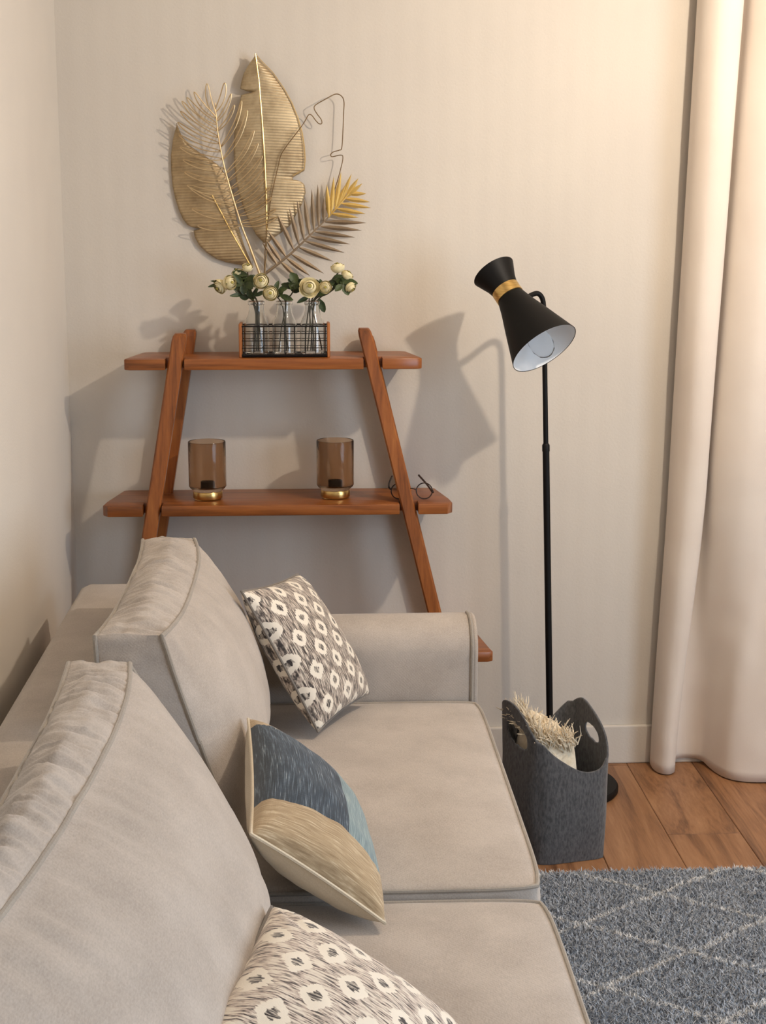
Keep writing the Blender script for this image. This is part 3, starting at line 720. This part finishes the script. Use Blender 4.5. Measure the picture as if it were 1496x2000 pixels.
# ------------------------------------------------------------------ floor lamp
fx, fy = .668, 4.06
lp = thing('floor_lamp', (.70, 4.05, 0), 'black floor lamp with a brass banded hourglass shade by the back wall', 'lamp')
B().lathe([(0, 0), (.152, 0), (.155, .004), (.155, .015), (.151, .020), (.05, .024), (.022, .030), (0, .030)], Matrix.Translation((.700, 4.05, 0)), 64).build('base', BLK, lp)
pb, pt = Vector((fx, fy, .02)), Vector((.6285, 4.07, 1.20))
def along(z): return pb + (pt-pb)*((z-.02)/1.18)
lo = B().tube([pb, along(.965)], .0092, 20); lo.tube([along(.955), along(.972), along(.976)], [.0102, .0102, .0075], 20); lo.build('lower_pole', BLK, lp)
ap = cat([along(.97), along(1.15), along(1.30), (.6235, 4.071, 1.335), (.6195, 4.071, 1.362), (.608, 4.068, 1.376), (.592, 4.060, 1.375), (.565, 4.035, 1.364), (.545, 4.02, 1.358)], 6)
B().tube(ap, .0068, 14).build('upper_pole', BLK, lp)
ax = Vector((.439, -.530, -.709)).normalized(); W = Vector((.518, 4.0, 1.381))
q = Vector((0, 0, 1)).rotation_difference(ax).to_matrix().to_4x4()
HM = Matrix.Translation(W) @ q
th = .0018
def shell(p): return p + [(r-th, h) for r, h in p[::-1]]
outer = [(.0355, .012), (.045, .045), (.0640, .100), (.0925, .186)]
shd = B().lathe(outer, HM, 72).build('lamp_shade', BLK, lp)
B().lathe([(r-.0018, h+.0002) for r, h in outer] , HM, 72).build('shade_lining', LAMPIN, shd, label='white inside of the shade')
B().lathe([(.0925, .186), (.0925, .187), (.0907, .1862)], HM, 72).build('shade_rim', BLK, shd)
B().lathe([(.036, -.014), (.0415, -.035), (.0585, -.0745), (.0573, -.0745), (.040, -.034), (.030, -.014)], HM, 72).build('shade_top', BLK, lp)
B().lathe([(.0345, -.0155), (.0375, -.0145), (.0375, .0125), (.0345, .0135)], HM, 60).build('band', BRASS, lp, label='brass band around the waist of the shade')
bl = B().lathe([(0, -.012), (.035, -.010), (.035, -.008), (.016, -.008), (.016, .07), (0, .07)], HM, 30).build('socket', BLK, lp)
bp_ = [(.012, .068), (.013, .095), (.022, .128), (.030, .158), (.0295, .182), (.022, .200), (.010, .209), (0, .211)]
B().lathe(bp_, HM, 36).build('bulb', BULB, lp)

# ------------------------------------------------------------------ felt basket
bk = thing('felt_basket', (.61, 3.64, 0), 'grey felt basket with cut out handles on the floor beside the sofa', 'basket')
NL = Vector((.552, 3.535)); wv = Vector((.185, .040)); dv = Vector((-.072, .178))
CR = [NL, NL+wv, NL+wv+dv, NL+dv]; rad = .028
hp = [(0, .318), (.3, .272), (.6, .240), (.85, .242), (1, .266), (1.25, .325), (1.55, .362), (1.8, .374), (2.05, .350), (2.5, .285), (2.9, .350), (3.2, .386), (3.6, .376), (4, .318)]
def per(s):
    s = s % 4; i = int(s); t = s-i; a, b = CR[i], CR[(i+1) % 4]
    p = a+(b-a)*t; d = (b-a); L = d.length; nrm = Vector((d.y, -d.x)).normalized()
    e = min(t, 1-t)*L
    if e < rad*1.5:     # round the corner inwards
        k = (1-e/(rad*1.5))**2; cen = sum(CR, Vector((0, 0)))/4; p = p + (cen-p).normalized()*(rad*.42*k)
    return p, nrm, t
def htop(s):
    s = s % 4; n = len(hp)
    xs = [h[0] for h in hp]; i = max(k for k in range(n) if xs[k] <= s+1e-9); i = min(i, n-2)
    t = (s-xs[i])/(xs[i+1]-xs[i]); y1, y2 = hp[i][1], hp[i+1][1]
    def slope(k):
        k0 = (k-1) if k > 0 else n-2; k1 = (k+1) if k < n-1 else 1
        dx = (xs[k]-xs[k0]) if k > 0 else xs[n-1]-xs[n-2]; dx2 = (xs[k1]-xs[k]) if k < n-1 else xs[1]
        return (hp[k1][1]-hp[k0][1])/(dx+dx2)
    h_ = xs[i+1]-xs[i]; m1, m2 = slope(i)*h_, slope(i+1)*h_
    return (2*t**3-3*t*t+1)*y1+(t**3-2*t*t+t)*m1+(-2*t**3+3*t*t)*y2+(t**3-t*t)*m2
NS, NT_ = 260, 90
hc = {3: (.52, .314), 1: (.50, .300)}
def inhole(s, z, grow=1.0):
    i = int(s % 4)
    if i not in hc: return 9
    t = (s % 4)-i; c = hc[i]; L = (dv.length)
    du = (t-c[0])*L; dz = z-c[1]; dz -= du*(-.12 if i == 3 else .22)
    w_, h_ = (.052, .027) if i == 3 else (.034, .019)
    return (abs(du/w_)**2.6 + abs(dz/h_)**2.6)
b = B(); grid = {}
for j in range(NT_+1):
    for i in range(NS):
        s = 4*i/NS; h = htop(s); z = h*(j/NT_); p, nrm, t = per(s)
        bow = .012*math.sin(PI*t)*math.sin(PI*min(1, z/.3)) + noise.noise(Vector((s*1.5, z*8, 3)))*.003
        flare = .010*(z/.35)
        q2 = p + nrm*(bow+flare)
        zz = z + (.004*(1-abs(2*t-1)) if j == 0 else 0)
        m = inhole(s, z)
        grid[(i, j)] = (len(b.v), s, z); b.v.append((q2.x, q2.y, max(z, .001)))
vals = {}
for j in range(NT_):
    for i in range(NS):
        k = (i+1) % NS
        s = 4*(i+.5)/NS; zc = sum(grid[x][2] for x in ((i, j), (k, j), (i, j+1), (k, j+1)))/4
        if inhole(s, zc) < 1: continue
        b.f.append((grid[(i, j)][0], grid[(k, j)][0], grid[(k, j+1)][0], grid[(i, j+1)][0])); b.mi.append(0)
# bottom
ci = len(b.v); cc = sum(CR, Vector((0, 0)))/4; b.v.append((cc.x, cc.y, .001))
for i in range(NS): b.f.append((ci, grid[((i+1) % NS, 0)][0], grid[(i, 0)][0])); b.mi.append(0)
fo = b.build('felt_shell', FELT, bk, angle=60)
# relax hole edges so that the cut is clean
bm = bmesh.new(); bm.from_mesh(fo.data)
for _ in range(6):
    be = [v for v in bm.verts if v.is_boundary and .27 < v.co.z < .345]
    new = {}
    for v in be:
        nb = [e.other_vert(v) for e in v.link_edges if e.is_boundary]
        if len(nb) == 2: new[v] = v.co*.5+(nb[0].co+nb[1].co)*.25
    for v, c in new.items(): v.co = c
bm.to_mesh(fo.data); bm.free()
md = fo.modifiers.new('felt', 'SOLIDIFY'); md.thickness = .005; md.offset = -1
# wool throw stuffed into it
tw = thing('wool_throw', (.60, 3.64, .06), 'cream fringed wool throw stuffed into the felt basket', 'blanket')
cen3 = Vector((.585, 3.655, .0))
def tfn(u, v):
    a = 2*PI*u; th_ = PI*v
    ex = wv*.40; ey = dv*.46
    st = math.sin(th_)**.6; ca, sa = math.cos(a), math.sin(a)
    k = (abs(ca)**3+abs(sa)**3)**(-1/3)
    z = .195 - math.cos(th_)*.135
    p2 = Vector((cc.x, cc.y)) - wv*.12 + ex*(ca*st*k*.86) + ey*(sa*st*k*.86)
    n3 = noise.noise(Vector((u*9, v*6, 2.2)))*.012 + noise.noise(Vector((p2.x*40, p2.y*40, z*18)))*.010
    zt = z + (n3*2.0+.035*max(0, -((p2-cc).dot(wv.normalized()))/.08))*sm(v, .4, .8)
    return (p2.x+n3*.25, p2.y+n3*.25, zt)
B().grid(tfn, 90, 60, closeu=True).build('throw_body', THROW, tw, angle=180)
def top_z(x, y):
    return .318+.03*max(0, -((Vector((x, y))-cc).dot(wv.normalized()))/.08)
fb = B(); rnd = random.Random(4)
for i in range(700):
    s_, t_ = rnd.uniform(.06, .60), rnd.uniform(.12, .92)
    p2 = NL+wv*s_+dv*t_; z0 = top_z(p2.x, p2.y)-rnd.uniform(.015, .04)
    L = rnd.uniform(.03, .062); d = Vector((rnd.gauss(-.25, .22), rnd.gauss(-.15, .25), rnd.uniform(.5, 1.0))).normalized()
    p0 = Vector((p2.x, p2.y, z0)); p1 = p0+d*L*.55; p2_ = p1+(d+Vector((rnd.gauss(0, .3), rnd.gauss(0, .3), -.45))).normalized()*L*.5
    fb.tube([p0, p1, p2_], [.0019, .0017, .0007], 4, caps=False)
for i in range(46):   # long fringe showing above the left rim
    s_ = 3.15+rnd.uniform(0, .65); p, nrm, t = per(s_); p = p - nrm*rnd.uniform(.008, .03); h = htop(s_)
    L = rnd.uniform(.022, .042); d = Vector((rnd.gauss(-.1, .35), rnd.gauss(0, .3), 1)).normalized()
    p0 = Vector((p.x, p.y, h-.05)); fb.tube([p0, p0+d*L*.9+Vector((0, 0, .02)), p0+d*(L*1.2)+Vector((-.006, 0, .025))], [.0022, .0018, .0006], 4, caps=False)
fb.build('fringe', THROW, tw, kind='stuff')

# ------------------------------------------------------------------ curtain
ctop = [(1.040, 4.215), (1.036, 4.175), (1.044, 4.135), (1.070, 4.104), (1.102, 4.098), (1.134, 4.112), (1.134, 4.150), (1.118, 4.212), (1.150, 4.170), (1.165, 4.110), (1.215, 4.060), (1.255, 4.065), (1.275, 4.110), (1.295, 4.060), (1.36, 4.035), (1.43, 4.06), (1.46, 4.16), (1.50, 4.06), (1.60, 4.04), (1.66, 4.15), (1.72, 4.05), (1.82, 4.06)]
cmid = [(1.012, 4.220), (1.008, 4.185), (1.016, 4.145), (1.038, 4.114), (1.066, 4.106), (1.092, 4.118), (1.092, 4.152), (1.076, 4.214), (1.104, 4.175), (1.118, 4.115), (1.180, 4.062), (1.240, 4.060), (1.285, 4.085), (1.330, 4.055), (1.39, 4.035), (1.44, 4.07), (1.48, 4.16), (1.52, 4.06), (1.60, 4.04), (1.66, 4.15), (1.72, 4.05), (1.82, 4.06)]
cbot = [(.988, 4.228), (.982, 4.200), (.986, 4.165), (1.002, 4.140), (1.022, 4.134), (1.040, 4.152), (1.046, 4.188), (1.060, 4.222), (1.098, 4.232), (1.135, 4.218), (1.152, 4.165), (1.178, 4.095), (1.232, 4.062), (1.300, 4.055), (1.38, 4.05), (1.44, 4.08), (1.48, 4.16), (1.52, 4.06), (1.60, 4.04), (1.66, 4.15), (1.72, 4.05), (1.82, 4.06)]
def sect(z):
    if z > .9: t = min(1.35, (z-.9)/1.25); a, b2 = cmid, ctop
    else: t = sm(z/.9, 0, 1)*.6+.4*z/.9; a, b2 = cbot, cmid
    return cat([(p[0]*(1-t)+q_[0]*t, p[1]*(1-t)+q_[1]*t, 0) for p, q_ in zip(a, b2)], 8)
cb = B(); NZ = 90; rows = []
for j in range(NZ+1):
    z = .004+2.52*j/NZ; row = sect(z)
    for i, p in enumerate(row):
        n_ = noise.noise(Vector((p.x*7, p.y*7, z*2.5)))*.006 + noise.noise(Vector((p.x*16, 1, z*14)))*.0022*(1.5-min(1, z))
        hem = .012*max(0, (p.y-4.15)/.08) if j == 0 else 0
        cb.v.append((p.x+n_*.5, min(p.y+n_, 4.234 if z < .12 else 4.246), z+hem))
nc = len(row)
for j in range(NZ):
    for i in range(nc-1): cb.f.append((j*nc+i, j*nc+i+1, (j+1)*nc+i+1, (j+1)*nc+i)); cb.mi.append(0)
co = cb.build('curtain', CURT, None, angle=180, label='long cream curtain hanging in folds to the floor at the right', cat='curtain')
md = co.modifiers.new('cloth', 'SOLIDIFY'); md.thickness = .0016; md.offset = -1

# ------------------------------------------------------------------ rug
rg = thing('rug', (1.2, 2.4, 0), 'grey shaggy rug with pale diamond lines on the wooden floor', 'rug')
RX0, RX1, RY0, RY1 = .43, 2.1, 1.2, 3.468
B().box(RX0, RX1, RY0, RY1, .0005, .010, .003, 2).build('rug_backing', RUGB, rg)
rs = np.random.RandomState(3)
def tufts(n, x0, x1, y0, y1, h0, h1, wd):
    x = rs.uniform(x0, x1, n); y = rs.uniform(y0, y1, n); a = rs.uniform(0, 2*PI, n); h = rs.uniform(h0, h1, n); w_ = wd*rs.uniform(.7, 1.3, n)
    lx = rs.normal(0, .0055, n); ly = rs.normal(0, .0055, n); c, s_ = np.cos(a)*w_, np.sin(a)*w_
    z0 = np.full(n, .009)
    V = np.stack([np.stack([x-c, y-s_, z0], 1), np.stack([x+c, y+s_, z0], 1), np.stack([x+lx*.6+c*.9, y+ly*.6+s_*.9, .009+h*.62], 1), np.stack([x+lx*.6-c*.9, y+ly*.6-s_*.9, .009+h*.62], 1), np.stack([x+lx*1.5, y+ly*1.5, .009+h], 1)], 1)
    return V.reshape(-1, 3)
V = np.concatenate([tufts(120000, RX0+.003, 1.35, 2.4, RY1-.003, .008, .017, .0016), tufts(60000, RX0+.003, 1.35, RY0, 2.4, .008, .017, .002), tufts(40000, 1.35, RX1, RY0, RY1, .008, .017, .003)])
V -= np.array([1.2, 2.4, 0]); n = len(V)//5
me = bpy.data.meshes.new('pile'); me.vertices.add(len(V)); me.vertices.foreach_set('co', V.astype(np.float32).ravel())
b5 = np.arange(n)*5
li = np.stack([b5, b5+1, b5+2, b5+3, b5+3, b5+2, b5+4], 1).ravel()
me.loops.add(len(li)); me.loops.foreach_set('vertex_index', li.astype(np.int32))
me.polygons.add(2*n); ls = np.stack([np.arange(n)*7, np.arange(n)*7+4], 1).ravel(); me.polygons.foreach_set('loop_start', ls.astype(np.int32))
me.update(calc_edges=True); me.validate()
me.materials.append(RUG)
po = bpy.data.objects.new('pile', me); COL.objects.link(po); po.parent = rg; po['kind'] = 'stuff'
for nd in RUG.node_tree.nodes:      # pattern is measured in room coordinates
    if nd.bl_idname == 'ShaderNodeMapping': nd.inputs['Location'].default_value = (1.2, 2.4, 0)
